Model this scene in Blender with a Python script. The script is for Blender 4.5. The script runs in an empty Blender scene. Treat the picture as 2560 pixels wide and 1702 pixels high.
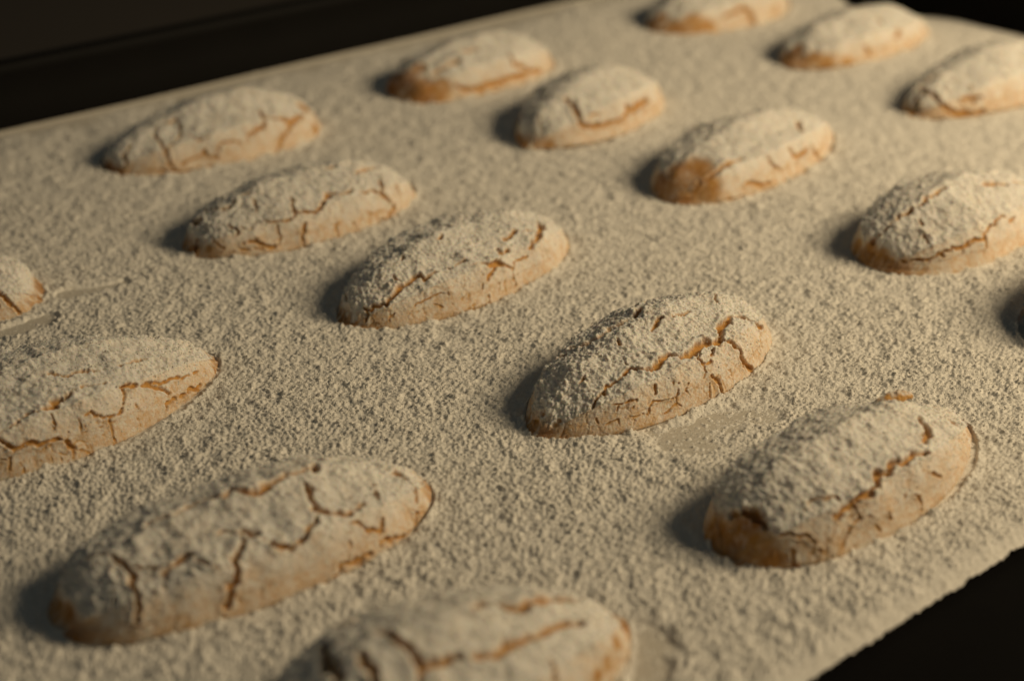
import bpy, math
import numpy as np
from mathutils import Vector

# ---------------------------------------------------------------- camera, world, lamps, exposure
S = bpy.context.scene
COL = S.collection
cam = bpy.data.cameras.new('camera'); camo = bpy.data.objects.new('camera', cam); COL.objects.link(camo)
CAM_H = 0.16
camo.location = (0, 0, CAM_H); camo.rotation_euler = (math.radians(90 - 25.8), 0, 0)
cam.sensor_width = 36; cam.lens = 59.1; cam.clip_start = 0.01; cam.clip_end = 20
cam.dof.use_dof = True; cam.dof.focus_distance = 0.344; cam.dof.aperture_fstop = 11
S.camera = camo

w = bpy.data.worlds.new('World'); S.world = w; w.use_nodes = True
bg = w.node_tree.nodes['Background']; bg.inputs[0].default_value = (0.88, 1.0, 0.98, 1); bg.inputs[1].default_value = 0.029

def lamp(name, loc, aim, size, power, color, spread=180):
    l = bpy.data.lights.new(name, 'AREA'); l.shape = 'RECTANGLE'; l.size = size[0]; l.size_y = size[1]
    l.energy = power; l.color = color; l.spread = math.radians(spread)
    o = bpy.data.objects.new(name, l); COL.objects.link(o); o.location = loc
    o.rotation_euler = (Vector(aim) - Vector(loc)).to_track_quat('-Z', 'Y').to_euler()
    return o
lamp('window_light', (0.53, 0.365, 0.34), (0.10, 0.46, 0.0), (0.22, 0.22), 2.75, (1.0, 0.785, 0.49), 170)

S.view_settings.view_transform = 'Standard'; S.view_settings.look = 'None'
S.view_settings.exposure = 0.0; S.view_settings.gamma = 1.0
S.render.engine = 'CYCLES'
S.cycles.use_denoising = True
S.cycles.max_bounces = 6; S.cycles.diffuse_bounces = 4

# ---------------------------------------------------------------- numeric helpers
rng = np.random.default_rng(7)
def hsh(i, j, k):
    h = (i.astype(np.int64) * 374761393 + j.astype(np.int64) * 668265263 + k * 2147483647 + 1013904223) & 0xffffffff
    h = ((h ^ (h >> 13)) * 1274126177) & 0xffffffff
    h = ((h ^ (h >> 16)) * 2246822519) & 0xffffffff
    h = h ^ (h >> 15)
    return (h & 0xffffff).astype(np.float32) / float(0x1000000)
def vnoise(x, y, seed=0):
    i = np.floor(x); j = np.floor(y); f = (x - i).astype(np.float32); g = (y - j).astype(np.float32)
    f = f * f * f * (f * (f * 6 - 15) + 10); g = g * g * g * (g * (g * 6 - 15) + 10)
    a = hsh(i, j, seed); b = hsh(i + 1, j, seed); c = hsh(i, j + 1, seed); d = hsh(i + 1, j + 1, seed)
    return (a + (b - a) * f + (c - a) * g + (a - b - c + d) * f * g) * 2 - 1
def fbm(x, y, seed=0, octs=4, gain=0.5):
    r = 0; a = 1.0; t = 0
    for o in range(octs):
        r = r + a * vnoise(x * 2 ** o + 17.3 * o, y * 2 ** o - 9.1 * o, seed + o); t += a; a *= gain
    return r / t
def lumps(x, y, cell, seed, lo, hi, dens=1.0):
    """heights of scattered round crumbs (spherical caps), the tallest at each point"""
    X = x / cell; Y = y / cell; i = np.floor(X); j = np.floor(Y)
    h = np.zeros(np.shape(x), np.float32)
    for a in (-1, 0, 1):
        for b in (-1, 0, 1):
            ii = i + a; jj = j + b
            px = ii + hsh(ii, jj, seed); py = jj + hsh(ii, jj, seed + 1)
            r = lo + (hi - lo) * hsh(ii, jj, seed + 2) ** 1.5
            if np.ndim(dens) or dens < 1: r = np.where(hsh(ii, jj, seed + 3) < dens, r, 0)
            d2 = (X - px) ** 2 + (Y - py) ** 2
            h = np.maximum(h, np.sqrt(np.maximum(r * r - d2, 0)))
    return h * cell
def worley_edge(x, y, cell, seed):
    """distance to the nearest cell border, in cells"""
    X = x / cell; Y = y / cell; i = np.floor(X); j = np.floor(Y)
    f1 = np.full(np.shape(x), 9., np.float32); f2 = f1.copy()
    for a in (-1, 0, 1):
        for b in (-1, 0, 1):
            ii = i + a; jj = j + b
            d = np.hypot(X - ii - hsh(ii, jj, seed), Y - jj - hsh(ii, jj, seed + 1))
            f2 = np.minimum(f2, np.maximum(f1, d)); f1 = np.minimum(f1, d)
    return f2 - f1
def sstep(a, b, x):
    t = np.clip((x - a) / (b - a), 0, 1); return t * t * (3 - 2 * t)

# ---------------------------------------------------------------- object helpers
def mesh_np(name, V, Q, mat, attrs=None, smooth=True):
    """mesh from arrays: vertices (n,3), faces (m,3 or 4)"""
    me = bpy.data.meshes.new(name); k = Q.shape[1]
    me.vertices.add(len(V)); me.vertices.foreach_set('co', np.ascontiguousarray(V, np.float32).ravel())
    me.loops.add(Q.size); me.loops.foreach_set('vertex_index', np.ascontiguousarray(Q, np.int32).ravel())
    me.polygons.add(len(Q)); me.polygons.foreach_set('loop_start', np.arange(0, Q.size, k, dtype=np.int32))
    for n, a in (attrs or {}).items():
        at = me.attributes.new(n, 'FLOAT', 'POINT'); at.data.foreach_set('value', np.ascontiguousarray(a, np.float32))
    me.update(calc_edges=True)
    me.polygons.foreach_set('use_smooth', np.full(len(Q), smooth))
    me.materials.append(mat); me.validate(clean_customdata=False)
    return me
def link(name, me, parent=None):
    o = bpy.data.objects.new(name, me); COL.objects.link(o); o.parent = parent
    return o
def tag(o, label=None, cat=None, group=None, kind=None):
    for k, v in (('label', label), ('category', cat), ('group', group), ('kind', kind)):
        if v: o[k] = v
    return o
def empty(name, loc, label, cat, group=None):
    o = bpy.data.objects.new(name, None); COL.objects.link(o); o.location = loc; o.empty_display_size = 0.01
    return tag(o, label, cat, group)
def compact(V, Q, attrs):
    used = np.unique(Q); m = np.full(len(V), -1, np.int64); m[used] = np.arange(len(used))
    return V[used], m[Q], {n: a[used] for n, a in attrs.items()}
def grid_faces(n, m):
    i = np.arange(n - 1)[:, None] * m + np.arange(m - 1)[None, :]
    return np.stack([i, i + 1, i + m + 1, i + m], -1).reshape(-1, 4)

# ---------------------------------------------------------------- materials
class NT:
    def __init__(s, name):
        s.m = bpy.data.materials.new(name); s.m.use_nodes = True; s.t = s.m.node_tree; s.p = s.t.nodes['Principled BSDF']
    def n(s, t, **kw):
        x = s.t.nodes.new(t)
        for k, v in kw.items():
            if k.startswith('i_'):
                k = k[2:]; x.inputs[int(k) if k.isdigit() else k].default_value = v
            else: setattr(x, k, v)
        return x
    def l(s, a, b): s.t.links.new(a, b)
    def attr(s, name): return s.n('ShaderNodeAttribute', attribute_name=name).outputs['Fac']
    def noise(s, scale, detail=3, rough=.5):
        tc = s.n('ShaderNodeTexCoord'); x = s.n('ShaderNodeTexNoise', i_Scale=scale, i_Detail=detail, i_Roughness=rough)
        s.l(tc.outputs['Object'], x.inputs['Vector']); return x.outputs['Fac']
    def ramp(s, fac, a, b, lo=0., hi=1.):
        r = s.n('ShaderNodeMapRange', i_1=a, i_2=b, i_3=lo, i_4=hi); s.l(fac, r.inputs[0]); return r.outputs[0]
    def mix(s, fac, a, b):
        x = s.n('ShaderNodeMix', data_type='RGBA')
        for sock, v in ((x.inputs[0], fac), (x.inputs[6], a), (x.inputs[7], b)):
            if hasattr(v, 'is_linked'): s.l(v, sock)
            else: sock.default_value = v if not isinstance(v, tuple) else (*v, 1)
        return x.outputs[2]
    def math(s, op, a, b):
        x = s.n('ShaderNodeMath', operation=op)
        for sock, v in ((x.inputs[0], a), (x.inputs[1], b)):
            if hasattr(v, 'is_linked'): s.l(v, sock)
            else: sock.default_value = v
        return x.outputs[0]
    def bump(s, h, dist, strength=1.):
        b = s.n('ShaderNodeBump', i_Strength=strength, i_Distance=dist); s.l(h, b.inputs['Height']); s.l(b.outputs[0], s.p.inputs['Normal'])

SUGAR = (0.80, 0.765, 0.69)
def mat_sugar():
    t = NT('icing_sugar'); p = t.p
    n = t.noise(900, 3, .6)
    t.l(t.mix(t.ramp(n, .3, .7), (0.82, 0.785, 0.71), (0.88, 0.85, 0.785)), p.inputs['Base Color'])
    p.inputs['Roughness'].default_value = .95; p.inputs['Specular IOR Level'].default_value = .15
    t.bump(t.noise(3200, 2, .6), .00025, .6)
    return t.m
def mat_cookie():
    t = NT('cookie_crust'); p = t.p
    bare = t.attr('bare'); toast_shade = t.attr('toast_shade'); thin = t.attr('thin')
    fine = t.noise(1500, 4, .65); mid = t.noise(420, 4, .6)
    sug = t.mix(t.ramp(fine, .3, .7), (0.84, 0.81, 0.74), (0.90, 0.875, 0.815))
    # thin dusting on the flanks: the biscuit shows through in speckles
    speck = t.math('MULTIPLY', t.ramp(t.math('ADD', t.math('MULTIPLY', fine, .6), t.math('MULTIPLY', mid, .4)), .36, .62), thin)
    sug = t.mix(speck, sug, (0.69, 0.445, 0.225))
    d1 = t.mix(t.ramp(mid, .3, .7), (0.54, 0.265, 0.065), (0.66, 0.39, 0.13))
    d2 = t.mix(t.ramp(mid, .3, .7), (0.26, 0.085, 0.022), (0.40, 0.16, 0.045))
    dough = t.mix(t.ramp(toast_shade, .86, .97), t.mix(toast_shade, d1, d2), (0.030, 0.013, 0.009))  # darkest browning goes near-black, standing in for shade on cookie Q
    t.l(t.mix(bare, sug, dough), p.inputs['Base Color'])
    p.inputs['Roughness'].default_value = .85; p.inputs['Specular IOR Level'].default_value = .2
    p.inputs['Subsurface Weight'].default_value = .2; p.inputs['Subsurface Radius'].default_value = (1, .55, .25); p.inputs['Subsurface Scale'].default_value = .0012
    t.bump(t.noise(2800, 3, .6), .0003, .6)
    return t.m
def mat_paper():
    t = NT('baking_paper'); p = t.p
    t.l(t.mix(t.noise(60, 4, .6), (0.58, 0.54, 0.465), (0.66, 0.62, 0.54)), p.inputs['Base Color'])
    p.inputs['Roughness'].default_value = .6; p.inputs['Specular IOR Level'].default_value = .3
    t.bump(t.noise(700, 3, .6), .0002, .3)
    return t.m
def mat_enamel():
    t = NT('black_enamel'); p = t.p
    n = t.noise(90, 4, .6)
    t.l(t.mix(n, (0.003, 0.0027, 0.0024), (0.005, 0.0045, 0.004)), p.inputs['Base Color'])
    p.inputs['Roughness'].default_value = .55; p.inputs['Specular IOR Level'].default_value = .06
    t.bump(t.noise(1500, 2, .5), .0001, .2)
    return t.m
def mat_table():
    t = NT('dark_tabletop'); p = t.p
    t.l(t.mix(t.noise(9, 5, .6), (0.040, 0.034, 0.027), (0.052, 0.043, 0.034)), p.inputs['Base Color'])
    p.inputs['Roughness'].default_value = .7; p.inputs['Specular IOR Level'].default_value = .2
    return t.m
M_SUGAR, M_COOKIE, M_PAPER, M_ENAMEL, M_TABLE = mat_sugar(), mat_cookie(), mat_paper(), mat_enamel(), mat_table()

# ---------------------------------------------------------------- table and baking tray (tray frame: u along its long side, v across)
TR = math.radians(41.3); CU, SU = math.cos(TR), math.sin(TR)
def uv2xy(u, v): return u * CU - v * SU, u * SU + v * CU
def xy2uv(x, y): return x * CU + y * SU, -x * SU + y * CU
U0, U1, V0, V1 = -0.040, 0.5065, 0.1310, 0.4530          # the sheet of paper
TU0, TU1, TV0, TV1 = -0.060, 0.5100, 0.0860, 0.4560       # inside of the tray walls
WALL = 0.0185

tb = mesh_np('tabletop', np.array([(-3, -2, -.006), (3, -2, -.006), (3, 4, -.006), (-3, 4, -.006)]), np.array([[0, 1, 2, 3]]), M_TABLE)
tag(link('tabletop', tb), 'dark brown tabletop under the baking tray', None, None, 'structure')

import bmesh
def prof_wall(name, p0, p1, parent):
    """one raised side of the tray: sloped sheet with a rolled rim, swept from p0 to p1 (inner foot line, uv); outward is to the right"""
    d = Vector((p1[0] - p0[0], p1[1] - p0[1])); L = d.length; d /= L; o = Vector((d.y, -d.x))
    prof = [(0, 0), (.0022, WALL * .35), (.0034, WALL * .8), (.0036, WALL - .0012), (.0046, WALL), (.0066, WALL), (.0080, WALL - .0012), (.0084, WALL - .003), (.0074, WALL - .0042), (.0060, WALL - .0036), (.0052, WALL * .6), (.0034, -.0010), (0, -.0016)]
    V = []
    for k, end in enumerate((0, L)):
        for a, z in prof:
            e = -a if k == 0 else a                         # mitred corners
            q = Vector(p0) + d * (end + e) + o * a; x, y = uv2xy(q.x, q.y); V.append((x, y, z))
    n = len(prof); F = [(i, (i + 1) % n, n + (i + 1) % n, n + i) for i in range(n)]
    me = mesh_np(name, np.array(V), np.array(F), M_ENAMEL)
    return link(name, me, parent)
tx, ty = uv2xy((TU0 + TU1) / 2, (TV0 + TV1) / 2)
tray = empty('baking_tray', (0, 0, 0), 'black enamel baking tray under the sugared paper', 'tray')
def tray_floor():
    n, m = 60, 40
    u = np.linspace(TU0, TU1, n)[:, None] + np.zeros((1, m)); v = np.linspace(TV0, TV1, m)[None, :] + np.zeros((n, 1))
    x, y = uv2xy(u, v); z = -.0016 - .0006 * (1 + fbm(x * 18, y * 18, 3, 2))
    V = np.stack([x, y, z], -1).reshape(-1, 3); B = V.copy(); B[:, 2] = -.0040
    F = grid_faces(n, m); N = len(V); ring = [i * m for i in range(n)] + [(n - 1) * m + j for j in range(1, m)] + [i * m + m - 1 for i in range(n - 2, -1, -1)] + list(range(m - 2, 0, -1))
    r = np.array(ring); r2 = np.roll(r, -1)
    F = np.concatenate([F[:, ::-1], F + N, np.stack([r, r2, r2 + N, r + N], -1)])
    return mesh_np('floor', np.concatenate([V, B]), F, M_ENAMEL)
link('floor', tray_floor(), tray)
prof_wall('side_wall', (TU1, TV1), (TU0, TV1), tray); prof_wall('side_wall', (TU0, TV0), (TU1, TV0), tray)
prof_wall('side_wall', (TU1, TV0), (TU1, TV1), tray); prof_wall('side_wall', (TU0, TV1), (TU0, TV0), tray)

# ---------------------------------------------------------------- baking paper
def edge_dist(u, v):
    """signed distance inside the paper's outline; its far end is cut in a shallow wave"""
    far = U1 + .004 * np.sin(v * 60 + 1.0) + .003 * np.sin(v * 131)
    return np.minimum(np.minimum(u - U0, far - u), np.minimum(v - V0, V1 - v))
def paper_z(x, y):
    u, v = xy2uv(x, y)
    z = .0007 * fbm(x * 14, y * 14, 11, 2) + .0006 * np.sin(u * 62 + 2.2 * np.sin(v * 17)) * sstep(.0, .25, v - V0)
    z = z * (.15 + .85 * sstep(0, .03, V1 - v)) + .0003 * np.exp(-(V1 - v) / .006)                                            # turned up along the tray wall
    z = z + (.0008 + .0012 * np.sin(v * 75 + 2.4)) * np.exp(-np.maximum(U1 - u, 0) / .016)   # curls at the far end
    return z
def paper_mesh():
    n, m = 110, 70
    u = np.linspace(0, 1, n)[:, None] + np.zeros((1, m)); v = np.linspace(V0, V1, m)[None, :] + np.zeros((n, 1))
    far = U1 + .004 * np.sin(v * 60 + 1.0) + .003 * np.sin(v * 131)
    u = U0 + u * (far - U0)
    x, y = uv2xy(u, v); z = paper_z(x, y)
    V = np.stack([x, y, z], -1).reshape(-1, 3); B = V.copy(); B[:, 2] -= .00012
    F = grid_faces(n, m); N = len(V); ring = [i * m for i in range(n)] + [(n - 1) * m + j for j in range(1, m)] + [i * m + m - 1 for i in range(n - 2, -1, -1)] + list(range(m - 2, 0, -1))
    r = np.array(ring); r2 = np.roll(r, -1)
    F = np.concatenate([F[:, ::-1], F + N, np.stack([r, r2, r2 + N, r + N], -1)])
    return mesh_np('baking_paper', np.concatenate([V, B]), F, M_PAPER)
tag(link('baking_paper', paper_mesh()), 'beige baking paper lying flat in the black tray under the sugar', 'baking paper')

# ---------------------------------------------------------------- the biscuits
COOKIES = {
'A': dict(p=[-0.08571,0.45867,0.72978,0.07212,0.03629,0.01472,0.10422,0.58651,0.53786],
  cr=[(0.86,[(-0.517,1.7),(-0.575,1.907),(-0.583,2.114),(-0.591,2.32),(-0.599,2.631),(-0.591,2.889),(-0.583,3.07)]),(0.62,[(-0.591,2.295),(-0.517,2.243),(-0.443,2.139),(-0.41,2.088),(-0.361,1.881),(-0.337,1.7)]),(0.9,[(-0.427,1.674),(-0.386,1.726),(-0.337,1.7)]),(0.62,[(-0.583,3.07),(-0.492,2.889),(-0.427,2.837),(-0.361,2.786),(-0.32,2.656),(-0.304,2.863),(-0.254,2.941),(-0.238,2.915)]),(0.52,[(-0.238,2.941),(-0.189,2.631),(-0.131,2.631),(-0.057,2.682),(-0.025,2.786),(0.033,2.786)]),(0.41,[(-0.361,2.139),(-0.337,2.269),(-0.32,2.398),(-0.246,2.372)]),(1.18,[(0.074,2.553),(0.131,2.553),(0.222,2.45),(0.279,2.243),(0.304,2.088)]),(1.36,[(0.279,2.243),(0.353,2.346),(0.443,2.346),(0.501,2.527),(0.591,2.475),(0.706,2.372)]),(0.92,[(0.517,2.553),(0.451,2.734),(0.369,2.863),(0.337,3.018),(0.279,3.122)]),(0.28,[(0.057,2.579),(0.033,2.889)]),(0.51,[(-0.747,2.889),(-0.665,2.941),(-0.583,3.07),(-0.46,3.07),(-0.295,3.07),(-0.123,3.096)]),(0.97,[(-0.772,1.881),(-0.821,1.958),(-0.878,2.372),(-0.903,2.682)])],
  ba=[(-0.985,1.571,3.17,0.8),(0.788,2.088,2.46,0.25),(0.804,2.967,1.85,0.4),(-0.96,2.837,2.87,0.85)]),
'B': dict(p=[-0.05351,0.4024,0.72361,0.07049,0.0359,0.01324,0.07873,0.5349,0.6586],
  cr=[(0.61,[(-0.525,2.243),(-0.501,2.32),(-0.451,2.372),(-0.386,2.45),(-0.312,2.398)]),(0.99,[(-0.295,2.243),(-0.271,2.32),(-0.213,2.372),(-0.164,2.45),(-0.107,2.398),(-0.049,2.243),(0.025,2.139),(0.082,2.217),(0.156,2.269),(0.213,2.217)]),(0.39,[(-0.312,2.398),(-0.304,2.269),(-0.238,2.036)]),(0.95,[(0.263,2.32),(0.378,2.372),(0.435,2.501),(0.484,2.734),(0.517,2.915),(0.443,3.07),(0.353,3.122)]),(0.69,[(0.435,2.501),(0.493,2.191)]),(0.63,[(0.599,2.372),(0.632,2.631)]),(1.23,[(0.394,1.907),(0.501,1.829),(0.648,1.778)]),(0.36,[(-0.451,2.45),(-0.468,2.682),(-0.468,2.889),(-0.484,2.992)]),(0.76,[(-0.263,2.631),(-0.287,2.837),(-0.312,2.967),(-0.32,3.122)]),(0.46,[(-0.016,2.837),(-0.041,2.992),(-0.057,3.122)]),(0.35,[(0.107,2.915),(0.131,3.07)]),(0.92,[(-0.714,2.734),(-0.632,2.76),(-0.591,2.915),(-0.534,3.018),(-0.509,2.992)]),(0.39,[(-0.78,2.941),(-0.648,2.967),(-0.517,3.044)]),(0.5,[(-0.731,2.062),(-0.714,2.217),(-0.731,2.424)]),(0.39,[(-0.862,2.191),(-0.854,2.527),(-0.829,2.76)]),(1.03,[(-0.731,1.209),(-0.665,1.674),(-0.632,1.7),(-0.575,1.622)]),(1.68,[(-0.829,0.95),(-0.854,1.416),(-0.813,1.364)]),(1.11,[(-0.928,1.803),(-0.969,2.217),(-0.985,3.122)]),(0.52,[(-0.484,1.597),(-0.435,1.648)]),(0.36,[(-0.46,1.778),(-0.509,2.036)]),(0.29,[(-0.681,2.269),(-0.624,2.372),(-0.558,2.191)]),(1.06,[(0.213,1.622),(0.295,1.674)])],
  ba=[(-0.985,2.217,1.79,0.6),(-0.911,2.656,0.89,0.5)]),
'C': dict(p=[-0.01256,0.3642,0.84175,0.07479,0.03458,0.0133,0.02588,0.58142,0.67769],
  cr=[(1.21,[(-0.895,1.958),(-0.878,2.165),(-0.837,2.191),(-0.804,2.269),(-0.755,2.165),(-0.698,2.114),(-0.657,2.036),(-0.607,2.036),(-0.566,2.01),(-0.517,2.062),(-0.476,2.114),(-0.427,2.114)]),(0.69,[(-0.895,2.036),(-0.919,2.398),(-0.936,2.682)]),(0.71,[(-0.64,1.829),(-0.632,1.958)]),(0.59,[(-0.337,2.139),(-0.254,2.139),(-0.205,2.139)]),(0.62,[(-0.197,2.269),(-0.156,2.295),(-0.115,2.32),(-0.099,2.424),(-0.033,2.45),(0.016,2.501),(0.057,2.605),(0.082,2.682)]),(1.68,[(-0.074,2.424),(-0.025,2.424),(0.008,2.501)]),(0.58,[(-0.008,2.424),(0.033,2.295),(0.074,2.165)]),(1.14,[(0.057,2.243),(0.107,2.269),(0.131,2.243)]),(1.12,[(0.164,2.114),(0.254,2.062),(0.32,2.036)]),(0.41,[(0.353,2.114),(0.443,2.165)]),(1.52,[(0.616,1.933),(0.566,2.114),(0.46,2.243),(0.386,2.32),(0.287,2.424)]),(0.54,[(0.082,2.682),(0.115,2.553),(0.189,2.553),(0.254,2.553)]),(0.52,[(0.074,2.682),(0.066,2.863),(0.074,3.044)]),(0.62,[(-0.057,2.501),(-0.107,2.579),(-0.156,2.682)]),(0.36,[(-0.172,2.527),(-0.222,2.837)]),(0.28,[(-0.673,2.656),(-0.624,2.605),(-0.566,2.579),(-0.517,2.553),(-0.476,2.605)]),(0.28,[(-0.558,2.76),(-0.534,2.837),(-0.509,2.915)]),(0.32,[(-0.451,2.605),(-0.451,2.682)]),(0.28,[(-0.788,2.656),(-0.821,2.734),(-0.829,2.915)]),(0.28,[(-0.32,2.811),(-0.328,2.967)]),(0.57,[(-0.181,2.992),(-0.189,3.122),(-0.295,3.122)]),(0.56,[(-0.14,1.622),(-0.189,1.674),(-0.213,1.752)]),(0.67,[(-0.238,1.286),(-0.181,1.442)]),(0.48,[(-0.468,1.597),(-0.517,1.674)]),(0.75,[(-0.854,0.976),(-0.895,1.131)]),(0.28,[(-0.386,2.889),(-0.337,2.786)]),(0.28,[(-0.066,2.863),(-0.09,3.018)]),(0.28,[(-0.008,2.837),(-0.025,3.018)])],
  ba=[(-0.985,0.589,1.28,0.5),(-0.985,2.941,1.04,0.45),(-0.944,3.122,0.93,0.4),(-0.886,3.122,0.58,0.4)]),
'D': dict(p=[0.02958,0.31394,0.82015,0.07453,0.03459,0.01394,0.01313,0.65741,0.62973],
  cr=[(0.35,[(-0.821,2.32),(-0.763,2.32),(-0.714,2.191),(-0.665,2.165)]),(0.64,[(-0.714,2.191),(-0.665,2.165),(-0.616,2.062),(-0.566,2.088),(-0.509,2.088),(-0.46,2.036),(-0.419,2.088),(-0.369,2.165)]),(1.42,[(-0.369,2.165),(-0.345,2.191),(-0.295,2.165),(-0.23,2.139),(-0.181,2.139),(-0.123,2.217)]),(2.01,[(-0.14,2.217),(-0.074,2.217),(-0.016,2.217),(0.033,2.191),(0.098,2.217),(0.14,2.295),(0.205,2.269)]),(1.7,[(0.205,2.269),(0.238,2.217),(0.271,2.139),(0.369,2.088),(0.41,2.062)]),(0.98,[(0.41,2.062),(0.501,2.114),(0.558,2.217),(0.591,2.372),(0.665,2.501)]),(1.16,[(0.205,2.269),(0.238,2.372),(0.263,2.501),(0.295,2.631),(0.287,2.811),(0.328,2.967),(0.378,3.096)]),(2.41,[(0.328,2.967),(0.386,3.096)]),(0.6,[(-0.008,2.269),(-0.049,2.372),(-0.033,2.501),(0.033,2.527),(0.074,2.424),(0.09,2.32)]),(1.66,[(-0.427,1.131),(-0.386,1.261),(-0.328,1.338),(-0.254,1.338),(-0.172,1.364),(-0.123,1.416),(-0.033,1.39),(0.066,1.312)]),(1.41,[(-0.451,1.002),(-0.427,1.131)]),(0.62,[(-0.107,1.752),(-0.049,1.726),(0.016,1.7)]),(0.75,[(0.074,1.752),(0.14,1.752),(0.172,1.778),(0.222,1.778)]),(0.4,[(-0.698,1.778),(-0.648,1.752)]),(0.82,[(-0.558,0.925),(-0.517,1.002)]),(0.38,[(-0.427,1.933),(-0.427,1.984)]),(0.86,[(-0.008,2.76),(0.033,2.915),(0.041,3.044),(0.041,3.122)]),(0.3,[(-0.074,2.734),(-0.041,2.656),(-0.025,2.527)]),(0.32,[(-0.189,2.682),(-0.222,2.786),(-0.197,2.915)]),(0.41,[(-0.254,2.605),(-0.287,2.811),(-0.295,2.915),(-0.312,2.992)]),(0.35,[(-0.435,2.734),(-0.378,2.811),(-0.312,2.863)]),(0.39,[(-0.394,2.45),(-0.41,2.605),(-0.443,2.734),(-0.476,2.837),(-0.484,2.941)]),(0.28,[(-0.279,2.501),(-0.287,2.605)]),(0.28,[(-0.665,2.45),(-0.632,2.501),(-0.575,2.527),(-0.534,2.553)]),(0.28,[(-0.632,2.501),(-0.657,2.631)]),(0.28,[(-0.534,2.579),(-0.575,2.708)]),(0.32,[(-0.731,2.889),(-0.698,2.863),(-0.665,2.837),(-0.665,2.941)]),(0.28,[(-0.607,2.863),(-0.492,2.967)]),(0.46,[(-0.057,3.07),(-0.049,2.992),(-0.041,2.889)]),(0.38,[(-0.386,3.044),(-0.328,2.992),(-0.271,3.018)]),(0.28,[(-0.763,2.631),(-0.763,2.811)]),(0.42,[(-0.32,1.622),(-0.345,1.7)]),(0.86,[(0.542,1.648),(0.468,1.778)])],
  ba=[(-0.96,0.976,1.13,0.35),(-0.919,1.493,0.63,0.5),(-0.928,2.243,0.67,0.4),(-0.985,0.02,1.02,0.75),(-0.985,3.122,0.79,0.8),(-0.96,0.098,0.91,0.4),(-0.903,2.139,0.49,0.4)]),
'E': dict(p=[0.06234,0.26728,0.7353,0.07269,0.03198,0.01443,-0.12573,0.56843,0.72555],
  cr=[(1.46,[(0.402,1.881),(0.353,2.088),(0.254,2.165)]),(1.32,[(0.205,2.295),(0.098,2.243),(0.016,2.269),(-0.049,2.191),(-0.115,2.269),(-0.189,2.217),(-0.23,2.32),(-0.295,2.424),(-0.353,2.372),(-0.427,2.424),(-0.492,2.475),(-0.542,2.475)]),(0.41,[(-0.657,2.191),(-0.599,2.114),(-0.534,2.191),(-0.476,2.217),(-0.476,2.269)]),(0.62,[(-0.821,2.346),(-0.763,2.501),(-0.714,2.579),(-0.69,2.76),(-0.665,2.941)]),(0.5,[(-0.41,2.45),(-0.402,2.708),(-0.484,2.786),(-0.525,2.941),(-0.591,3.07)]),(0.38,[(-0.402,2.708),(-0.345,2.734),(-0.304,2.837)]),(0.64,[(-0.788,2.786),(-0.788,3.018),(-0.78,3.122)]),(0.66,[(-0.222,2.837),(-0.205,2.941)]),(0.65,[(-0.008,2.786),(0.041,2.941),(0.025,3.018)]),(0.42,[(-0.32,2.915),(-0.295,3.018)]),(1.53,[(-0.886,1.338),(-0.845,1.648),(-0.829,1.881),(-0.837,2.114)]),(0.57,[(0.164,2.631),(0.246,2.786)])],
  ba=[(-0.952,0.614,3.15,0.4),(-0.985,1.778,2.62,0.5),(-0.928,1.752,2.46,0.3),(-0.911,2.32,2.44,0.12),(-0.87,2.941,1.95,0.35),(-0.78,3.122,0.82,0.8),(0.698,2.088,0.8,0.2),(-0.854,1.855,1.64,0.6)]),
'F': dict(p=[-0.14225,0.34537,0.21584,0.07256,0.03316,0.01118,0.16042,0.7104,0.43162],
  cr=[(0.99,[(0.739,2.217),(0.755,2.346),(0.78,2.527),(0.804,2.708),(0.829,2.915),(0.829,3.122)]),(0.4,[(0.731,2.631),(0.739,2.734)])],
  ba=[(0.985,2.786,0.87,0.3),(0.985,1.442,0.62,0.2),(0.969,3.07,0.7,0.3)]),
'G': dict(p=[-0.0885,0.29618,0.75534,0.07206,0.03646,0.01499,-0.15457,0.6536,0.71993],
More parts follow.
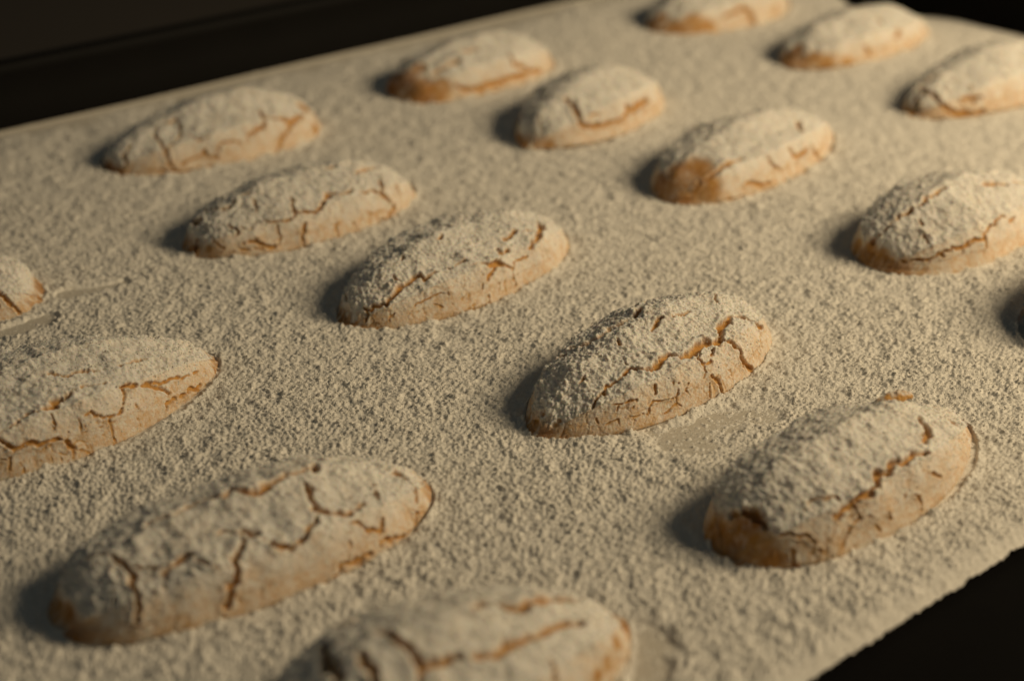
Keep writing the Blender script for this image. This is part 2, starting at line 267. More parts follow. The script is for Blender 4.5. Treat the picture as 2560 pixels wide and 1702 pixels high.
  cr=[(0.42,[(-0.517,2.346),(-0.451,2.269),(-0.402,2.243),(-0.312,2.269),(-0.263,2.269),(-0.213,2.243),(-0.131,2.191),(-0.057,2.165),(0.0,2.191),(0.082,2.217)]),(1.02,[(-0.312,2.269),(-0.246,2.269),(-0.197,2.217),(-0.148,2.217)]),(0.63,[(-0.156,1.855),(-0.107,1.907),(-0.074,1.958),(-0.016,1.933),(0.033,1.958),(0.066,1.984),(0.107,2.01)]),(0.37,[(0.222,2.062),(0.279,2.062),(0.353,2.036),(0.419,2.036)]),(0.82,[(0.14,2.346),(0.205,2.398),(0.287,2.45),(0.337,2.501),(0.378,2.579),(0.419,2.708),(0.443,2.811)]),(0.47,[(0.312,2.424),(0.41,2.527),(0.509,2.527),(0.599,2.579),(0.698,2.605)]),(0.56,[(0.148,2.346),(0.148,2.45),(0.115,2.605),(0.082,2.734),(0.016,2.734),(-0.033,2.708),(-0.074,2.631),(-0.082,2.553)]),(0.28,[(-0.082,2.553),(-0.123,2.579)]),(0.41,[(0.0,2.76),(0.008,2.889),(0.008,2.992),(0.016,3.122)]),(0.74,[(0.386,3.044),(0.402,2.941),(0.46,2.941),(0.517,2.967),(0.624,2.992),(0.681,2.967)]),(0.8,[(-0.583,2.475),(-0.558,2.579),(-0.534,2.708),(-0.492,2.708),(-0.451,2.682),(-0.419,2.708),(-0.41,2.786),(-0.378,2.76),(-0.328,2.76),(-0.295,2.786),(-0.254,2.889),(-0.23,2.992)]),(0.28,[(-0.23,2.992),(-0.189,3.044),(-0.148,3.122)]),(0.28,[(-0.238,2.992),(-0.263,3.122)]),(0.33,[(-0.287,2.786),(-0.304,2.605),(-0.287,2.475),(-0.287,2.372)]),(0.4,[(-0.534,2.734),(-0.566,2.863),(-0.583,3.018)]),(0.28,[(-0.525,2.967),(-0.509,3.044),(-0.517,3.122)]),(0.28,[(-0.616,2.811),(-0.583,2.889)]),(0.28,[(-0.361,2.992),(-0.361,3.07)]),(0.28,[(-0.312,3.044),(-0.312,3.096)]),(0.28,[(-0.378,2.863),(-0.419,3.018)]),(0.28,[(-0.156,2.579),(-0.164,2.734),(-0.172,2.863)]),(0.28,[(0.181,2.941),(0.197,3.07)]),(0.28,[(0.189,2.682),(0.205,2.811)])],
  ba=[(0.936,2.243,0.86,0.45),(0.854,2.941,0.64,0.6),(0.648,3.018,0.52,0.4),(0.895,2.01,0.64,0.5)]),
'H': dict(p=[-0.04464,0.24651,0.66505,0.07369,0.03392,0.01282,0.05097,0.36595,0.65902],
  cr=[(1.59,[(-0.361,1.493),(-0.271,1.39),(-0.181,1.442),(-0.107,1.545),(-0.033,1.597),(0.016,1.674),(0.107,1.622),(0.189,1.597),(0.271,1.597),(0.361,1.571)]),(1.71,[(-0.484,1.416),(-0.427,1.416),(-0.386,1.467)]),(2.35,[(0.345,1.622),(0.394,1.493)]),(1.28,[(0.263,1.752),(0.238,1.907),(0.23,2.036),(0.205,2.088),(0.271,2.191),(0.361,2.269)]),(0.83,[(0.213,2.114),(0.164,2.243),(0.107,2.269),(0.066,2.398),(-0.008,2.475)]),(1.14,[(0.0,2.45),(-0.066,2.295),(-0.099,2.191)]),(1.58,[(-0.107,2.114),(-0.156,2.036)]),(1.2,[(-0.197,2.165),(-0.271,2.295),(-0.295,2.553),(-0.337,2.786),(-0.378,2.967)]),(0.57,[(-0.156,2.036),(-0.205,2.191)]),(1.01,[(-0.566,2.114),(-0.509,2.088),(-0.435,2.036),(-0.402,2.191),(-0.361,2.32)]),(0.94,[(-0.698,1.622),(-0.681,1.803),(-0.673,1.958),(-0.706,2.165),(-0.722,2.424),(-0.747,2.76)]),(0.54,[(-0.657,1.881),(-0.558,2.036)]),(0.77,[(-0.796,1.209),(-0.698,1.622)]),(0.42,[(-0.263,1.958),(-0.164,2.01)]),(2.02,[(0.813,1.726),(0.796,2.036)]),(0.82,[(0.591,1.958),(0.558,2.217)]),(0.7,[(0.378,2.217),(0.46,2.217)]),(0.58,[(0.345,2.424),(0.41,2.682),(0.476,2.76)]),(0.71,[(0.517,2.579),(0.484,2.786),(0.451,2.967)]),(0.81,[(0.804,2.295),(0.731,2.967)]),(0.41,[(0.304,2.553),(0.263,2.941)]),(1.16,[(0.164,3.096),(0.213,2.992),(0.32,3.044),(0.378,3.018)]),(1.21,[(0.46,2.941),(0.599,3.07),(0.722,3.07)]),(0.39,[(-0.558,2.114),(-0.599,2.32)]),(0.31,[(-0.78,2.062),(-0.821,2.32)])],
  ba=[(-0.985,1.803,2.09,0.5),(-0.977,3.122,1.04,0.2),(-0.985,0.873,1.51,0.4)]),
'I': dict(p=[-0.00979,0.20459,0.67199,0.07215,0.03809,0.016,-0.15043,0.72399,0.65847],
  cr=[(1.96,[(0.172,1.597),(0.254,1.467),(0.304,1.597),(0.378,1.7),(0.443,1.648),(0.558,1.648),(0.755,1.571)]),(1.44,[(0.0,1.958),(0.115,2.01),(0.181,1.958),(0.263,1.984),(0.353,2.01),(0.451,1.958),(0.616,2.036)]),(1.26,[(-0.254,1.442),(-0.238,1.597),(-0.213,1.7),(-0.222,1.855),(-0.14,1.907),(-0.049,1.907)]),(0.73,[(-0.222,1.855),(-0.271,1.984)]),(2.17,[(-0.312,0.795),(-0.263,0.847),(-0.172,0.873),(-0.115,0.976)]),(1.31,[(-0.394,1.571),(-0.394,1.726),(-0.419,1.829)]),(2.23,[(-0.41,1.002),(-0.492,1.312),(-0.525,1.648)]),(0.74,[(0.312,2.243),(0.279,2.501)])],
  ba=[(0.919,2.579,1.35,0.5),(0.747,2.605,1.19,0.25),(0.632,2.786,1.3,0.2),(0.542,2.837,1.28,0.2)]),
'J': dict(p=[-0.01224,0.52293,0.81188,0.06826,0.03633,0.01376,0.03473,0.40517,0.58195],
  cr=[(2.1,[(-0.706,2.036),(-0.55,2.062),(-0.402,2.01)]),(2.05,[(-0.607,2.656),(-0.509,2.889),(-0.337,2.889),(-0.164,2.889),(-0.016,2.889),(0.156,2.915),(0.254,2.863),(0.451,2.992)]),(1.36,[(0.074,2.295),(0.057,2.553),(0.254,2.76)]),(0.9,[(-0.41,3.096),(-0.115,3.122),(0.148,3.122)]),(1.97,[(-0.263,1.855),(-0.14,1.933)])],
  ba=[(-0.944,0.95,4.39,0.8),(-0.895,1.648,3.77,0.75),(-0.739,1.7,2.39,0.5),(-0.903,2.398,5.12,0.5),(-0.821,2.76,3.94,0.3),(-0.985,0.02,3.2,0.8),(-0.747,2.527,3.16,0.2)]),
'K': dict(p=[0.02333,0.48127,0.94604,0.06731,0.03607,0.01439,0.05371,0.70535,0.62571],
  cr=[(1.47,[(-0.484,1.778),(-0.534,2.036),(-0.599,2.398),(-0.575,2.631),(-0.419,2.811),(-0.238,2.811),(-0.123,2.734)]),(2.89,[(-0.082,2.553),(-0.016,2.682),(0.09,2.656),(0.263,2.656)]),(1.37,[(-0.14,2.708),(-0.049,2.656)]),(0.71,[(-0.492,2.32),(-0.402,2.45)]),(0.41,[(-0.78,1.597),(-0.862,1.984)])],
  ba=[(-0.919,0.201,1.66,0.6),(-0.977,0.02,1.66,0.6),(-0.681,0.33,1.32,0.5),(-0.878,2.967,1.28,0.3)]),
'L': dict(p=[0.06573,0.44326,0.87683,0.07864,0.03497,0.01335,-0.03513,0.45947,0.65487],
  cr=[(1.03,[(-0.903,2.269),(-0.796,2.243),(-0.69,2.191),(-0.583,2.165),(-0.468,2.217)]),(1.18,[(-0.041,2.45),(-0.025,2.682),(0.066,2.708),(0.164,2.656)]),(1.62,[(0.23,2.631),(0.279,2.889),(0.337,3.096)]),(0.86,[(-0.271,2.424),(-0.271,2.631),(-0.23,2.76)]),(0.96,[(-0.575,2.837),(-0.435,3.018),(-0.353,3.018)]),(2.11,[(0.402,1.984),(0.263,2.191)]),(0.56,[(-0.985,2.656),(-0.731,3.07),(-0.525,3.122)])],
  ba=[(-0.936,0.744,2.55,0.75),(-0.87,1.597,3.08,0.5),(-0.78,1.907,3.26,0.4),(-0.985,1.493,3.07,0.5),(-0.944,2.295,3.23,0.3),(-0.845,2.553,2.88,0.15)]),
'M': dict(p=[0.11301,0.3944,0.76702,0.07328,0.03751,0.01433,-0.15975,0.49566,0.57462],
  cr=[(0.98,[(-0.936,1.157),(-0.911,1.261),(-0.854,1.442),(-0.772,1.519)]),(1.73,[(-0.788,1.467),(-0.714,1.571),(-0.616,1.597)]),(1.29,[(-0.558,1.648),(-0.435,1.648),(-0.263,1.648)]),(2.48,[(0.033,1.855),(0.14,1.881),(0.263,1.933)]),(1.47,[(0.386,1.933),(0.517,1.984)]),(0.99,[(-0.944,2.527),(-0.895,2.579),(-0.854,2.682),(-0.788,2.656),(-0.706,2.579),(-0.607,2.631),(-0.501,2.579),(-0.402,2.631),(-0.32,2.475),(-0.205,2.398),(-0.123,2.398)]),(0.77,[(-0.099,2.527),(0.0,2.501)]),(0.54,[(-0.41,2.656),(-0.419,2.837)]),(0.35,[(-0.591,2.656),(-0.607,2.811)]),(0.43,[(-0.739,2.036),(-0.772,2.191),(-0.788,2.398)]),(0.7,[(-0.657,1.803),(-0.681,1.907)])],
  ba=[(-0.903,0.278,2.22,0.2),(-0.96,0.976,1.99,0.25),(-0.977,1.7,1.97,0.3),(-0.985,2.295,1.77,0.35),(-0.985,1.054,1.98,0.4),(-0.96,0.304,1.4,0.4),(-0.928,1.157,0.99,0.5)]),
'N': dict(p=[0.07526,0.60166,0.75551,0.07331,0.03699,0.015,-0.04922,0.5694,0.60102],
  cr=[(2.45,[(-0.41,2.682),(-0.279,2.631),(-0.131,2.527),(-0.074,2.811),(-0.041,3.096),(-0.164,3.122)])],
  ba=[(-0.96,1.054,2.9,0.65),(-0.903,1.7,2.65,0.5),(-0.985,2.863,2.89,0.65),(-0.895,2.682,3.84,0.35),(-0.739,2.682,3.84,0.2),(-0.616,2.889,2.88,0.15),(-0.944,3.122,1.68,0.7),(0.378,2.863,1.39,0.2)]),
'O': dict(p=[0.11706,0.55893,0.74879,0.07393,0.03416,0.01263,0.01064,0.57253,0.64415],
  cr=[(1.07,[(-0.386,2.631),(-0.345,2.967)]),(2.36,[(0.057,2.656),(0.172,2.45)]),(3.24,[(0.074,1.958),(0.033,2.088)]),(2.37,[(0.607,2.682),(0.681,2.967)])],
  ba=[(-0.952,1.183,2.94,0.6),(-0.878,1.597,2.26,0.65),(-0.944,2.424,3.14,0.5),(-0.854,2.372,2.24,0.35),(-0.788,2.915,2.69,0.15),(-0.607,3.07,2.03,0.1)]),
'P': dict(p=[0.14739,0.5074,0.70235,0.07412,0.03542,0.01427,0.27632,0.50818,0.60243],
  cr=[(1.99,[(-0.985,2.45),(-0.952,1.674),(-0.862,1.312)]),(3.25,[(-0.796,1.131),(-0.706,1.131),(-0.558,1.209),(-0.517,1.467)]),(1.68,[(-0.772,1.286),(-0.813,1.674)]),(1.65,[(-0.78,1.803),(-0.813,2.243),(-0.796,2.76),(-0.714,3.018),(-0.583,3.07),(-0.484,3.044)]),(1.11,[(-0.648,2.45),(-0.558,2.527),(-0.476,2.656)]),(0.85,[(-0.484,2.165),(-0.566,2.811)])],
  ba=[(-0.969,0.821,1.53,0.5),(-0.977,2.062,1.37,0.9)]),
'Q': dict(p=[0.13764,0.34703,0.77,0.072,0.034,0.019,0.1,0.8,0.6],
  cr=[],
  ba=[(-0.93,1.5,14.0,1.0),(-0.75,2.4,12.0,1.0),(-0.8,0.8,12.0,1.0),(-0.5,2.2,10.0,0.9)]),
}
def add_grains(o, density, sizes, seed, keep=True):
    """single grains of sugar lying on the surface, thick where the point attribute 'grain' is high"""
    g = bpy.data.node_groups.new('sugar_grains', 'GeometryNodeTree')
    g.interface.new_socket('Geometry', in_out='INPUT', socket_type='NodeSocketGeometry'); g.interface.new_socket('Geometry', in_out='OUTPUT', socket_type='NodeSocketGeometry')
    N = g.nodes.new; L = g.links.new
    gi, go = N('NodeGroupInput'), N('NodeGroupOutput')
    at = N('GeometryNodeInputNamedAttribute'); at.data_type = 'FLOAT'; at.inputs[0].default_value = 'grain'
    d = N('GeometryNodeDistributePointsOnFaces'); d.inputs['Seed'].default_value = seed
    mu = N('ShaderNodeMath'); mu.operation = 'MULTIPLY'; mu.inputs[1].default_value = density; L(at.outputs['Attribute'], mu.inputs[0]); L(mu.outputs[0], d.inputs['Density']); L(gi.outputs[0], d.inputs['Mesh'])
    ico = N('GeometryNodeMeshIcoSphere'); ico.inputs['Radius'].default_value = 1; ico.inputs['Subdivisions'].default_value = 2
    sm = N('GeometryNodeSetMaterial'); sm.inputs['Material'].default_value = M_SUGAR; L(ico.outputs['Mesh'], sm.inputs['Geometry'])
    ss = N('GeometryNodeSetShadeSmooth'); L(sm.outputs[0], ss.inputs['Geometry'])
    ip = N('GeometryNodeInstanceOnPoints'); L(d.outputs['Points'], ip.inputs['Points']); L(ss.outputs[0], ip.inputs['Instance'])
    rr = N('FunctionNodeRandomValue'); rr.data_type = 'FLOAT_VECTOR'; rr.inputs[0].default_value = (0, 0, 0); rr.inputs[1].default_value = (6.28, 6.28, 6.28); L(rr.outputs[0], ip.inputs['Rotation'])
    rs = N('FunctionNodeRandomValue'); rs.data_type = 'FLOAT'; rs.inputs[2].default_value = 0; rs.inputs[3].default_value = 1
    pw = N('ShaderNodeMath'); pw.operation = 'POWER'; pw.inputs[1].default_value = 2.2; L(rs.outputs[1], pw.inputs[0])
    mr = N('ShaderNodeMapRange'); mr.inputs[3].default_value = sizes[0]; mr.inputs[4].default_value = sizes[1]; L(pw.outputs[0], mr.inputs[0])
    rv = N('FunctionNodeRandomValue'); rv.data_type = 'FLOAT_VECTOR'; rv.inputs[0].default_value = (.65, .65, .65); rv.inputs[1].default_value = (1.25, 1.25, 1.25); rv.inputs['Seed'].default_value = 5
    vm = N('ShaderNodeVectorMath'); vm.operation = 'SCALE'; L(rv.outputs[0], vm.inputs[0]); L(mr.outputs[0], vm.inputs['Scale']); L(vm.outputs[0], ip.inputs['Scale'])
    j = N('GeometryNodeJoinGeometry'); 
    if keep: L(gi.outputs[0], j.inputs[0])
    L(ip.outputs[0], j.inputs[0]); L(j.outputs[0], go.inputs[0])
    m = o.modifiers.new('sugar_grains', 'NODES'); m.node_group = g
# cross-section: steep flanks, soft shoulders, a low ridge
KT = np.pi * np.array([0, .10, .24, .50, .74, .90, 1.]); KY = np.array([1, .96, .80, .10, -.76, -.95, -1.]); KZ = np.array([0, .34, .70, 1., .66, .32, 0])
def surf(p, s, th):
    """smooth lozenge: s runs tip to tip (-1..1), th over the top from the far foot (0) to the near foot (pi)"""
    x, y, yaw, L, Wd, Hc, k, bl, br = p
    q = (s - k) / (1 - k * s); ex = np.where(q < 0, bl, br)
    e = np.clip(1 - np.abs(q) ** 2.1, 0, 1)
    wd = Wd / 2 * e ** ex; h = Hc * e ** (ex * .95)
    c = np.cos(th); sn = np.abs(np.sin(th)) ** .85
    yy = wd * (.75 * np.interp(th, KT, KY) + .25 * np.sign(c) * np.abs(c) ** .85) * (1 - .05 * (1 - sn) ** 3)
    zz = h * (.75 * np.interp(th, KT, KZ) + .25 * sn)
    lx = s * L / 2 + 0 * yy
    return np.stack(np.broadcast_arrays(lx, yy, zz + 0 * lx), -1)
def seg_dist(P, A, B):
    d = B - A; t = np.clip(((P - A) @ d) / max(d @ d, 1e-12), 0, 1)
    return np.linalg.norm(P - (A + t[:, None] * d), axis=1), t
def make_cookie(key, c, ns, nt, seed):
    p = c['p']; L, Wd, Hc = p[3:6]; R = np.random.default_rng(seed)
    s = np.sin(np.linspace(-np.pi / 2, np.pi / 2, ns) * .93) / np.sin(np.pi / 2 * .93); s = s[:, None]; th = np.linspace(0, np.pi, nt)[None, :]
    G = surf(p, s, th)
    gs = np.gradient(G, axis=0); gt = np.gradient(G, axis=1)
    N = np.cross(gt, gs); N /= np.linalg.norm(N, axis=-1, keepdims=True) + 1e-12
    N[0] = (-1, 0, 0); N[-1] = (1, 0, 0)
    if N[ns // 2, nt // 2, 2] < 0: N = -N; N[0] = (-1, 0, 0); N[-1] = (1, 0, 0)
    # surface lengths, used to lay crumbs and cracks out at their real size
    arc = np.cumsum(np.linalg.norm(np.diff(G, axis=1, prepend=G[:, :1]), axis=-1), axis=1); arc = arc - arc[:, nt // 2][:, None]
    a = G[..., 0] + 0 * arc; b = arc; off = seed * 3.7
    up = sstep(.30, .80, N[..., 2])
    P = G.reshape(-1, 3); n = len(P)
    # cracks
    crack = np.zeros(n); rim = np.zeros(n); depth = np.zeros(n)
    jag = (fbm(a * 1500 + off, b * 1500, seed + 5, 3, .6)).ravel()
    wig = (fbm(a * 600 + off, b * 600, seed + 9, 2)).ravel()
    lines = list(c['cr'])
    for k in range(7):                                           # a few cracks on the flank turned away from the photograph
        s0 = R.uniform(-.7, .7); t0 = R.uniform(.15, .75); q = [(s0, t0)]
        for i in range(R.integers(2, 5)): q.append((q[-1][0] + R.uniform(.03, .12), np.clip(q[-1][1] + R.uniform(-.25, .25), .05, .85)))
        lines.append((R.uniform(.4, .9), q))
    for wmm, q in lines:
        q = np.array(q); pts = surf(p, q[:, 0], q[:, 1]); fine = [pts[:1]]
        for i in range(len(pts) - 1):
            m = max(1, int(np.linalg.norm(pts[i + 1] - pts[i]) / .0008)); f = np.linspace(0, 1, m + 1)[1:, None]
            seg = pts[i] + f * (pts[i + 1] - pts[i]); seg[:-1] += R.normal(0, .00018 + .12e-3 * min(wmm, 1.), (m - 1, 3)); fine.append(seg)
        pts = np.concatenate(fine)
        seglen = np.linalg.norm(np.diff(pts, axis=0), axis=1); tot = max(seglen.sum(), 1e-6); run = 0
        wmm = wmm * (1.3 if key in 'ABJKLNOP' else 1.08)
        w0 = (.22 + .70 * min(wmm, 2.2) if wmm > .5 else max(.26, wmm * 1.14)) * 1e-3
        dmin = np.full(n, 9.); tt = np.zeros(n)
        lo = pts.min(0) - .003; hi = pts.max(0) + .003
        idx = np.where(((P > lo) & (P < hi)).all(1))[0]
        if not len(idx): continue
        Q = P[idx]; dm = np.full(len(idx), 9.); tm = np.zeros(len(idx))
        for i in range(len(pts) - 1):
            d, t = seg_dist(Q, pts[i], pts[i + 1]); k = d < dm
            dm[k] = d[k]; tm[k] = (run + t[k] * seglen[i]) / tot; run += seglen[i]
        dx = L / ns * 1.25; w1 = max(w0, dx); op = min(1., (w0 / dx) ** .45); wl = w1 * (.78 + .36 * np.clip(4 * tm * (1 - tm), 0, 1) ** .6) * np.clip(1 + .6 * wig[idx], .72, 1.6)
        de = dm + jag[idx] * np.minimum(.45 * w0, .00030)
        v = (1 - sstep(.25 * wl, .60 * wl + .00006, de)) * op
        crack[idx] = np.maximum(crack[idx], v)
        depth[idx] = np.maximum(depth[idx], v * np.minimum(.45 * w0, .0008))
        rim[idx] = np.maximum(rim[idx], np.exp(-(np.maximum(de - .5 * wl, 0) / (.7 * w0)) ** 2) * np.minimum(w0 * .30, .00032))
    # patches the sugar has left bare, browned by the oven; on Q also darkened for shade
    patch = np.zeros(n); toast_shade = np.zeros(n)
    for bs, bt, r, t in c['ba']:
        r = r * (1.4 if key in 'EL' else 1.1); ctr = surf(p, np.array(bs), np.array(bt)); d = np.linalg.norm(P - ctr, axis=1) / (r * 1e-3)
        v = 1 - sstep(.70, 1.35, d + .25 * jag + .18 * wig)
        patch = np.maximum(patch, v); toast_shade = np.maximum(toast_shade, v * t)
    # browned edge along the foot, stronger at the tips
    tip = sstep(.74, 1.0, np.abs(s + 0 * th)).ravel(); foot = 1 - sstep(.0008, .0030 + .004 * tip, P[:, 2])
    foot_b = foot * (.25 + .75 * tip) * sstep(-.2, .5, wig + .45 * tip)
    # faint crazing of the thin crust on the flanks
    z1 = worley_edge(a.ravel() + .0008 * jag + off, b.ravel() * .50 + .0007 * wig, .0034, seed + 21)
    z2 = worley_edge(a.ravel() + .0005 * jag + off, b.ravel() * .42 + .0005 * wig, .0015, seed + 23)
    veil = sstep(-.15, .35, vnoise(a.ravel() * 130 + off, b.ravel() * 130, seed + 29)); flank = 1 - .85 * up.ravel()
    craze = np.maximum((1 - sstep(.015, .085, z1)) * veil * .95, (1 - sstep(.03, .13, z2)) * sstep(.1, .5, wig + .1) * .5) * flank
    if key == 'Q': k_ = 1 - sstep(-.70, -.25, np.broadcast_to(s, a.shape).ravel() + .1 * wig); patch = np.maximum(patch, k_); toast_shade = np.maximum(toast_shade, k_); jag = np.abs(jag) + .5; wig = np.abs(wig); craze = craze * (1 - k_)  # toasted tip of Q, the shade on it put into the colour
    bare = np.clip(np.maximum.reduce([crack, patch * np.clip(.90 + .35 * jag + .25 * wig, .3, 1), foot_b * .85, craze]), 0, 1)
    toast_shade = np.clip(np.maximum(toast_shade, foot_b * .55) + crack * .12, 0, 1)
    # crumbly sugar on top, a thin dusting on the flanks
    u_ = up.ravel() * (1 - .9 * patch); A_ = (a + off).ravel(); B_ = b.ravel()
    thin0 = 1 - up.ravel(); patchy = .75 + .45 * wig
    clump = np.clip(.5 + 1.1 * fbm(A_ * 420, B_ * 420, seed + 71, 3), 0, 1.1)
    lum = (.00045 * clump + .45 * lumps(A_, B_, .0016, seed + 31, .2, .5, .7) * patchy * (.3 + clump) + .66 * lumps(A_ + .2, B_, .00078, seed + 33, .28, .64) + .42 * lumps(A_, B_, .0006, seed + 37, .3, .6) + .40 * lumps(A_ + .1, B_, .00034, seed + 41, .3, .58)) * (1 - .35 * np.clip(thin0, 0, 1))
    side = .32 * lumps(A_, B_, .0007, seed + 47, .25, .5, .6) + .2 * lumps(A_, B_, .00035, seed + 53, .3, .55)
    low = (.0008 * fbm(a * 70 + off, b * 70, seed + 61, 2) + .0004 * vnoise(a * 160 + off, b * 110, seed + 67)).ravel()
    disp = low + (u_ * lum + (1 - u_) * side * (1 - .6 * patch)) * (1 - crack) + rim * (1 - crack) - depth - .00022 * craze - .00090 * sstep(0, .004, P[:, 2]) - .0011 * tip ** 2
    disp *= sstep(0, .0012, P[:, 2]) * .9 + .1
    thin = np.clip((1 - up.ravel()) * (1.05 + .35 * foot) + .25 * wig, 0, 1) * .92
    V = P + N.reshape(-1, 3) * disp[:, None]; V[:, 2] = np.maximum(V[:, 2], 0)
    F = grid_faces(ns, nt); i = np.arange(ns - 1) * nt
    F = np.concatenate([F, np.stack([i, i + nt, i + nt + nt - 1, i + nt - 1], -1)])
    if (np.cross(V[F[5 * nt, 1]] - V[F[5 * nt, 0]], V[F[5 * nt, 3]] - V[F[5 * nt, 0]]) @ N.reshape(-1, 3)[F[5 * nt, 0]]) < 0: F = F[:, ::-1]
    root = empty('almond_cookie', (p[0], p[1], paper_z(np.array(p[0]), np.array(p[1])) + .0003), LABELS[key], 'cookie', 'sugared almond cookies on the tray')
    root.rotation_euler = (0, 0, p[2])
    at = dict(bare=bare, toast_shade=toast_shade, thin=thin, grain=u_ * (1 - np.clip(bare * 1.6, 0, 1)) * clump + .03 * (1 - bare))
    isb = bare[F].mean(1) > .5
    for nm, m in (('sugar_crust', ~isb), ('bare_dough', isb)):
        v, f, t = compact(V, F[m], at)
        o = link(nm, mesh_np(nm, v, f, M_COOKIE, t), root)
        if nm == 'sugar_crust':
            gv = V.reshape(ns, nt, 3)[::4, ::3]; gg = at['grain'].reshape(ns, nt)[::4, ::3]
            gr = link('sugar_grains', mesh_np('sugar_grains', gv.reshape(-1, 3), grid_faces(*gg.shape), M_SUGAR, dict(grain=gg.ravel())), root); add_grains(gr, 4.5e6, (.00006, .00018), seed, False); gr['kind'] = 'stuff'
    if key == 'E':                                               # a lifted flake of crust near the top
        fs = np.linspace(-.999, .999, 48)[:, None]; ft = np.linspace(0, np.pi, 22)[None, :]
        fv = surf((0, 0, 0, .0092, .0030, .0017, -.2, .45, .4), fs, ft).reshape(-1, 3)
        fv[:, 2] += .0004 * fbm(fv[:, 0] * 900, fv[:, 1] * 900, 5, 3); fv[:, 1] += .0006 * fbm(fv[:, 0] * 500 + 3, fv[:, 2] * 300, 6, 2)
        ff = grid_faces(48, 22); ii = np.arange(47) * 22; ff = np.concatenate([ff, np.stack([ii, ii + 22, ii + 43, ii + 21], -1)])[:, ::-1]
        k = int(np.abs(s[:, 0] - .46).argmin()) * nt + int(np.abs(th[0] - 1.30).argmin())
        fl = link('crust_flake', mesh_np('crust_flake', fv, ff, M_COOKIE, dict(bare=sstep(-.3, .3, fbm(fv[:, 0] * 700, fv[:, 1] * 700, 8, 3)), toast_shade=fv[:, 0] * 0 + .08, thin=fv[:, 0] * 0 + .5)), root)
        fl.location = V[k] + np.array([0, 0, -.0002]); fl.rotation_euler = (.25, -.12, -.25)
    return root
RES = dict(D=(460, 250), C=(370, 200), B=(280, 150), E=(340, 180), G=(340, 180), H=(300, 160), I=(240, 130), A=(250, 140), M=(270, 150), F=(240, 130), Q=(120, 70))
LABELS = {
 'A': 'cookie with many forked cracks lying alone nearest the far black tray wall at left',
 'B': 'cookie with a stepped crack and browned foot in front of the forked-crack cookie',
 'C': 'cookie with a jagged crack opening into a star-shaped hole near its right end',
 'D': 'sharpest cookie in the middle with one long gaping crack beside a bare paper patch',
 'E': 'cookie with a zigzag crack, golden left end and loose flake on top, at lower right',
 'F': 'cookie tip with one curved vertical crack cut by the left border of the photo',
 'G': 'pointed cookie with deep honeycomb cracks, cut by the left border below the other cut tip',
 'H': 'large blurred cookie with a shaded left end at the lower left, branching cracks all over',
 'I': 'most blurred cookie with an orange right tip, cut by the bottom border',
 'J': 'cookie with a brown bare left half, lying behind and touching another cookie in view',
 'K': 'rounded cookie with a curved fold crack in front of the brown-ended one',
 'L': 'cookie with a bare golden lower left end, between the fold-crack and loaf-like cookies',
 'M': 'loaf-like cookie with a square golden left end and two long cracks, at the right border',
 'N': 'farthest cookie, cut by the top border, with an orange lower side',
 'O': 'far cookie with a brown left tip and smooth white right end against the black corner',
 'P': 'far cookie at the right border with a curved brown fold at its left end',
 'Q': 'toasted cookie tip with its shade coloured in, just entering at the right border',
}
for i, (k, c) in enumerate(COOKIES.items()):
    make_cookie(k, c, *RES.get(k, (190, 105)), 100 + 17 * i)

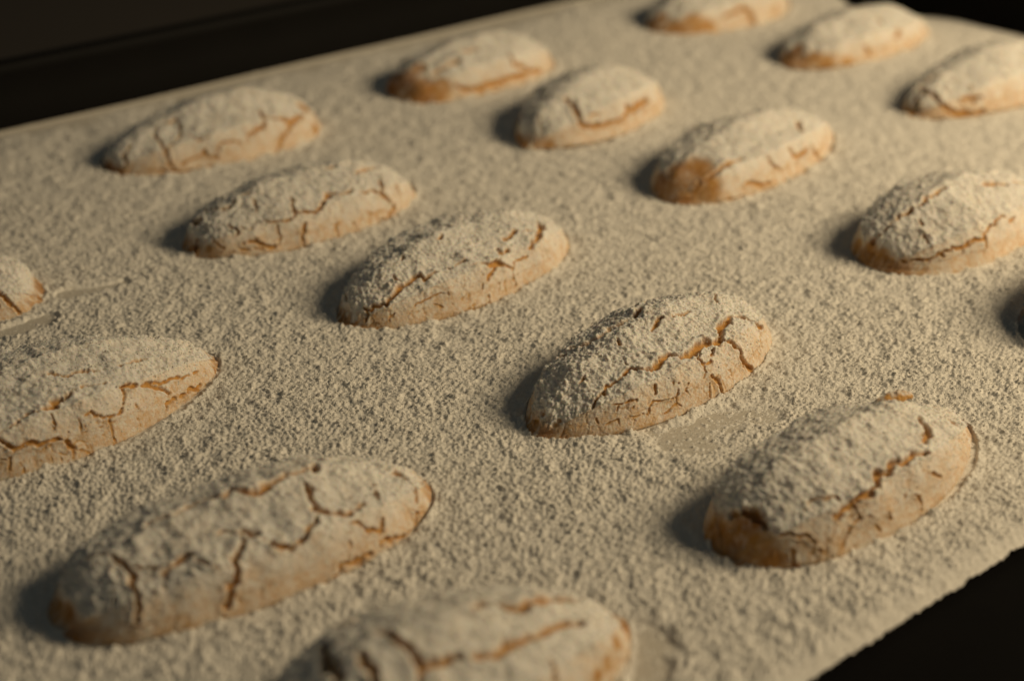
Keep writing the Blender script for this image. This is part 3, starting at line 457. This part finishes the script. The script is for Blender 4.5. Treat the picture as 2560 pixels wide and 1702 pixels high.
# ---------------------------------------------------------------- loose icing sugar over the paper
def sugar_sheet():
    fine, coarse = .00026, .0020
    ys = [.10]
    while ys[-1] < .74:
        y = ys[-1]; ys.append(y + np.interp(y, [.10, .17, .19, .25, .42, .50, .62, .66, .74], [.003, .002, .00052, .00034, .00034, .0008, .0011, .002, .003]))
    ys = np.array(ys)
    tc = [0.]
    while tc[-1] < 1.9: tc.append(tc[-1] + np.interp(tc[-1], [0, .36, .42, .7, 1.9], [.00084, .00084, .0013, .005, .02]))
    tc = np.array(tc); tc = np.concatenate([-tc[:0:-1], tc])
    Y = ys[:, None] + 0 * tc[None, :]; X = Y * tc[None, :]
    X = X.ravel(); Y = Y.ravel()
    u, v = xy2uv(X, Y); ed = edge_dist(u, v)
    F = grid_faces(len(ys), len(tc))
    keep = (ed > -.009)[F].all(1)
    # how thickly the sugar lies: bare streaks and swept patches let the paper show
    wob = fbm(X * 300, Y * 300, 71, 3)
    wob2 = fbm(X * 85, Y * 85, 79, 2)
    clump = np.clip(.5 + 1.0 * fbm(X * 330, Y * 330, 75, 3), 0, 1.1)
    cov = .95 + .20 * fbm(X * 40, Y * 40, 77, 3)
    def streak(x0, y0, x1, y1, r, amt, soft=.95):
        d, t = seg_dist(np.stack([X, Y], -1), np.array([x0, y0]), np.array([x1, y1]))
        return amt * (1 - sstep(r * (1 - soft), r, d + r * (.22 * wob + .7 * wob2)))
    bald = np.zeros(len(X))
    for q in STREAKS: bald = np.maximum(bald, streak(*q))
    bald = np.maximum(bald, 1.0 * (1 - sstep(.001, .021, (V1 - v) + .003 * wob + .004 * wob2)))   # thins out toward the far wall
    bald = np.maximum(bald, .35 * (1 - sstep(.0, .015, (U1 - u))))
    cov = cov - bald
    ragged = ed + np.where(v < V0 + .02, .0024 + .0009 * (hsh(np.floor(X / .0007), np.floor(Y / .0007), 12) - .5) * (hsh(np.floor(X / .0007), np.floor(Y / .0007), 13)) + .0005 * wob + .0004 * wob2, .0012 * wob)
    full = sstep(.25, .85, cov + .15 * wob)
    h = .00045 * clump * full + .42 * lumps(X, Y, .0016, 81, .18, .50, np.clip(cov * .95, .0, .92)) * (.25 + clump) * np.clip(cov, .2, 1) + .82 * lumps(X + .01, Y, .00076, 87, .28, .64, np.clip(cov * 1.05, .03, 1))
    h = h + .40 * lumps(X + .01, Y + .01, .0005, 89, .28, .6, np.clip(cov + .05, .25, 1)) * np.clip(.35 + cov, .35, 1) + (.30 + .3 * bald) * lumps(X, Y + .01, .00038, 93, .3, .58, np.clip(cov + .30, .38, 1))
    thinning = sstep(.0, .006, ragged)
    base = -.00006 + .00035 * full * thinning
    pz = paper_z(X, Y) - .0014 * sstep(.0005, -.002, ed) * (v < V0 + .02)
    z = pz + base + h * (.25 + .75 * thinning)
    # pressed flat under each biscuit
    for c in COOKIES.values():
        p = c['p']; dx = X - p[0]; dy = Y - p[1]; lx = (dx * math.cos(p[2]) + dy * math.sin(p[2])) / (p[3] / 2); ly = (-dx * math.sin(p[2]) + dy * math.cos(p[2])) / (p[4] / 2)
        e = np.clip(1 - np.abs(lx) ** 2.2, 0, 1) ** ((p[7] + p[8]) / 2) - .04
        inside = (np.abs(lx) < .97) & (np.abs(ly) < e)
        deep = (np.abs(lx) < .85) & (np.abs(ly) < e - .2)
        gg = np.abs(ly) - e; z = z + .0005 * (.35 + clump) * np.exp(-(np.maximum(gg, 0) / .07) ** 2) * (gg > -.02) * (np.abs(lx) < 1.02) * (.4 + .6 * full) * (wob > -.35)
        z = np.where(inside, np.minimum(z, paper_z(X, Y) + .0002), z)
        keep &= ~deep[F].all(1)
    keep &= (ragged > 0)[F].all(1)
    grain = np.clip(.30 + full * (.05 + .9 * clump), 0, 1) * np.interp(Y, [.17, .20, .26, .40, .47, .6, .66], [.0, .45, 1, 1, .5, .25, 0]) * (np.abs(X / Y) < .42) * (ragged > .0008)
    V, F, at = compact(np.stack([X, Y, z], -1), F[keep], dict(grain=grain))
    print('sugar faces', len(F))
    return mesh_np('icing_sugar', V, F, M_SUGAR, at)
STREAKS = [   # swept places: from, to, radius, how bare
 (.0330, .2860, .0520, .2990, .0105, .74), (.0380, .2770, .0560, .2890, .0150, .40),
 (-.1020, .3540, -.0910, .3607, .0030, 1.3, .5),
 (.0195, .2120, .0215, .2200, .0052, .85, .9), (-.112, .3330, -.104, .3400, .0030, 1.2, .5),
 (-.020, .2250, -.030, .2150, .0200, .30),
]
sugar = link('icing_sugar', sugar_sheet()); add_grains(sugar, 4.0e6, (.00006, .00019), 3)
tag(sugar, 'crumbly white icing sugar dusted over the baking paper', None, None, 'stuff')
